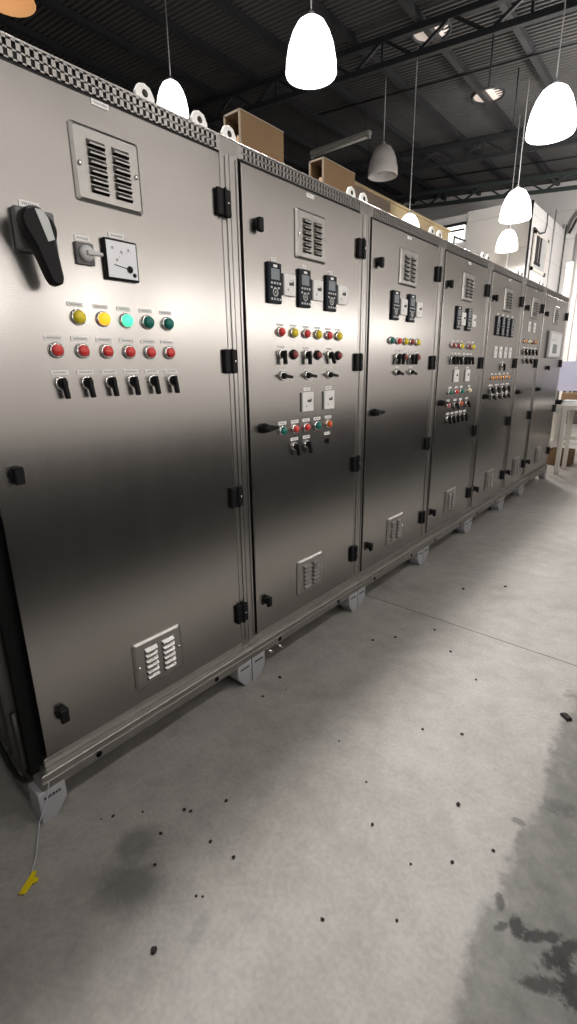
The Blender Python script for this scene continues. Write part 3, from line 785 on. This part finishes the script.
cvo = cv.build('cloth', ct)
md = cvo.modifiers.new('thick', 'SOLIDIFY'); md.thickness = .006
MB().tube([(-.02, 0, 2.06), (.68, 0, 2.06)], .012, LGREY).build('rail', ct)
for x in (-.01, .67): MB().tube([(x, 0.02, 0), (x, 0.02, 2.08)], .015, LGREY).build('post', ct)
link('floor_crate', MB().box((0, 0, 0), (.3, .3, .012), CARD).box((0, 0, .012), (.3, .012, .22), CARD).box((0, .288, .012), (.3, .3, .22), CARD).box((0, .012, .012), (.012, .288, .22), CARD).box((.288, .012, .012), (.3, .288, .22), CARD).mesh('floor_crate'), None, (-.22, 7.75, 0), label='brown wooden crate on the floor behind the white stand', cat='crate')

# ------------------------------------------------------------------ grit on the floor
pos = [(.15, .56, .006), (.21, .63, .004), (.31, .72, .0065), (.33, .73, .006), (.39, .83, .0055), (.32, .62, .006), (.46, .70, .006), (.55, .71, .006), (.39, .55, .0045), (.55, .57, .004), (.565, .58, .0035),
       (.57, .42, .009), (.13, .53, .003), (.81, 1.06, .005), (.71, 1.19, .004), (.85, .74, .006), (.99, 1.30, .007), (1.13, 1.21, .005), (.53, 1.29, .004), (.09, 1.45, .008), (.12, 1.30, .006), (.17, 1.40, .004),
       (.26, 2.0, .007), (.34, 2.1, .007), (.47, 2.3, .008), (.62, 2.15, .007), (.8, 2.0, .006), (.75, 1.55, .006), (.88, 1.62, .006), (.4, 2.9, .009), (.6, 3.1, .009), (1.0, .86, .004), (.96, 1.02, .004), (1.05, 1.1, .006)]
gm = []
for q in range(3):
    b = bmesh.new(); bmesh.ops.create_icosphere(b, subdivisions=2, radius=1)
    for v in b.verts: v.co *= random.uniform(.75, 1.15); v.co.z = max(v.co.z, -.6) * .6
    gm.append(MB().bm(b, SPECK).mesh('grit'))
for i, (x, y, r_) in enumerate(pos):
    o = link('grit', gm[i % 3], None, (x, y, r_ * .36), (0, 0, random.uniform(0, 6)), 'tiny dark piece of grit lying on the concrete floor', 'grit', 'dark grit scattered on the concrete floor')
    o.scale = (r_, r_ * random.uniform(.8, 1.2), r_)
link('scrap', MB().prism([(-.022, 0), (.018, 0), (.026, .006), (.01, .014), (-.016, .012)], -.012, .012, SPECK, bev=.002).mesh('scrap'), None, (1.172, 1.975, 0), (0, 0, .9), 'black scrap, the largest dark bit, at the right edge of the floor', 'scrap')

# ------------------------------------------------------------------ light
def spot(loc, e, r=.18, col=(1, .96, .92), size=165, aim=None):
    ld = bpy.data.lights.new('unseen_spot', 'SPOT'); ld.energy = e; ld.shadow_soft_size = r; ld.color = col
    ld.spot_size = math.radians(size); ld.spot_blend = .4
    o = bpy.data.objects.new('unseen_spot', ld); COL.objects.link(o); o.location = loc
    if aim: o.rotation_euler = (Vector(aim) - Vector(loc)).to_track_quat('-Z', 'Y').to_euler()
for y in (1.0, 2.9, 4.7): spot((-.46, y, 3.8), 238, .16)
for y in (-1.5, -.5, .5, 1.5, 2.5, 3.5, 4.5, 5.5, 6.5, 7.5, 8.5): spot((3.1, y, 2.0), 16.5, .15, size=150, aim=(0, y, 1.5))  # added spots without fixtures, brighten the steel doors and labels
for k in range(14): spot((3.1, -2 + .8 * k, 3.3), 1.5, .2, size=150, aim=(0, -2 + .8 * k, 1.3))  # added weaker upper spots, spread the brightness up the doors
for y in (-.5, 1.5, 3.5): spot((2.2, y, 4.2), 68, .2)  # added overhead spots, lift the shaded floor beside the cabinets
for y in (-1.5, .5, 2.5, 4.5, 6.5, 8.5): spot((2.0, y, 4.3), 50, .15, size=85, aim=(3.4, y, 2.0))  # added washers, brighten the unseen side wall that the doors reflect
spot((.7, 8.0, 4.0), 460, .2, size=160, aim=(.7, 8.0, 6))  # added upward spot without a source, brightens the roof at right
spot((.5, 11.2, 3.3), 90, .2, size=178)  # added spot, brightens the walls at the far end
spot((-1.2, 7.2, 3.5), 150, .2, size=95, aim=(-2.7, 10.95, 4.1))  # added spot aimed to brighten the front of the block room
spot((.9, 11.0, 3.2), 330, .2, size=120, aim=(-1.7, 12.4, 3.4))  # added spot aimed to brighten the window side of the block room
w = bpy.data.worlds.new('hall_air'); scene.world = w; w.use_nodes = True
w.node_tree.nodes['Background'].inputs[0].default_value = (.5, .5, .52, 1); w.node_tree.nodes['Background'].inputs[1].default_value = .006

# ------------------------------------------------------------------ camera
cam = bpy.data.cameras.new('camera'); co = bpy.data.objects.new('camera', cam); COL.objects.link(co)
pitch, yaw, roll = math.radians(16.29375), math.radians(40.10814), math.radians(-.837476)
fw = Vector((-math.sin(yaw) * math.cos(pitch), math.cos(yaw) * math.cos(pitch), -math.sin(pitch)))
r = fw.cross(Vector((0, 0, 1))).normalized(); u = r.cross(fw)
R = r * math.cos(roll) + u * math.sin(roll); U = u * math.cos(roll) - r * math.sin(roll)
Mx = Matrix((R, U, -fw)).transposed().to_4x4(); Mx.translation = (1.378376, 0, 1.368556)
co.matrix_world = Mx
cam.sensor_fit = 'VERTICAL'; cam.sensor_height = 36; cam.lens = 483.156 / 1024 * 36; cam.clip_start = .02
scene.camera = co
vs_ = scene.view_settings
vs_.view_transform = 'Standard'; vs_.look = 'None'; vs_.gamma = 1; vs_.exposure = 0; vs_.use_curve_mapping = False
scene.cycles.use_denoising = True
scene.cycles.max_bounces = 8
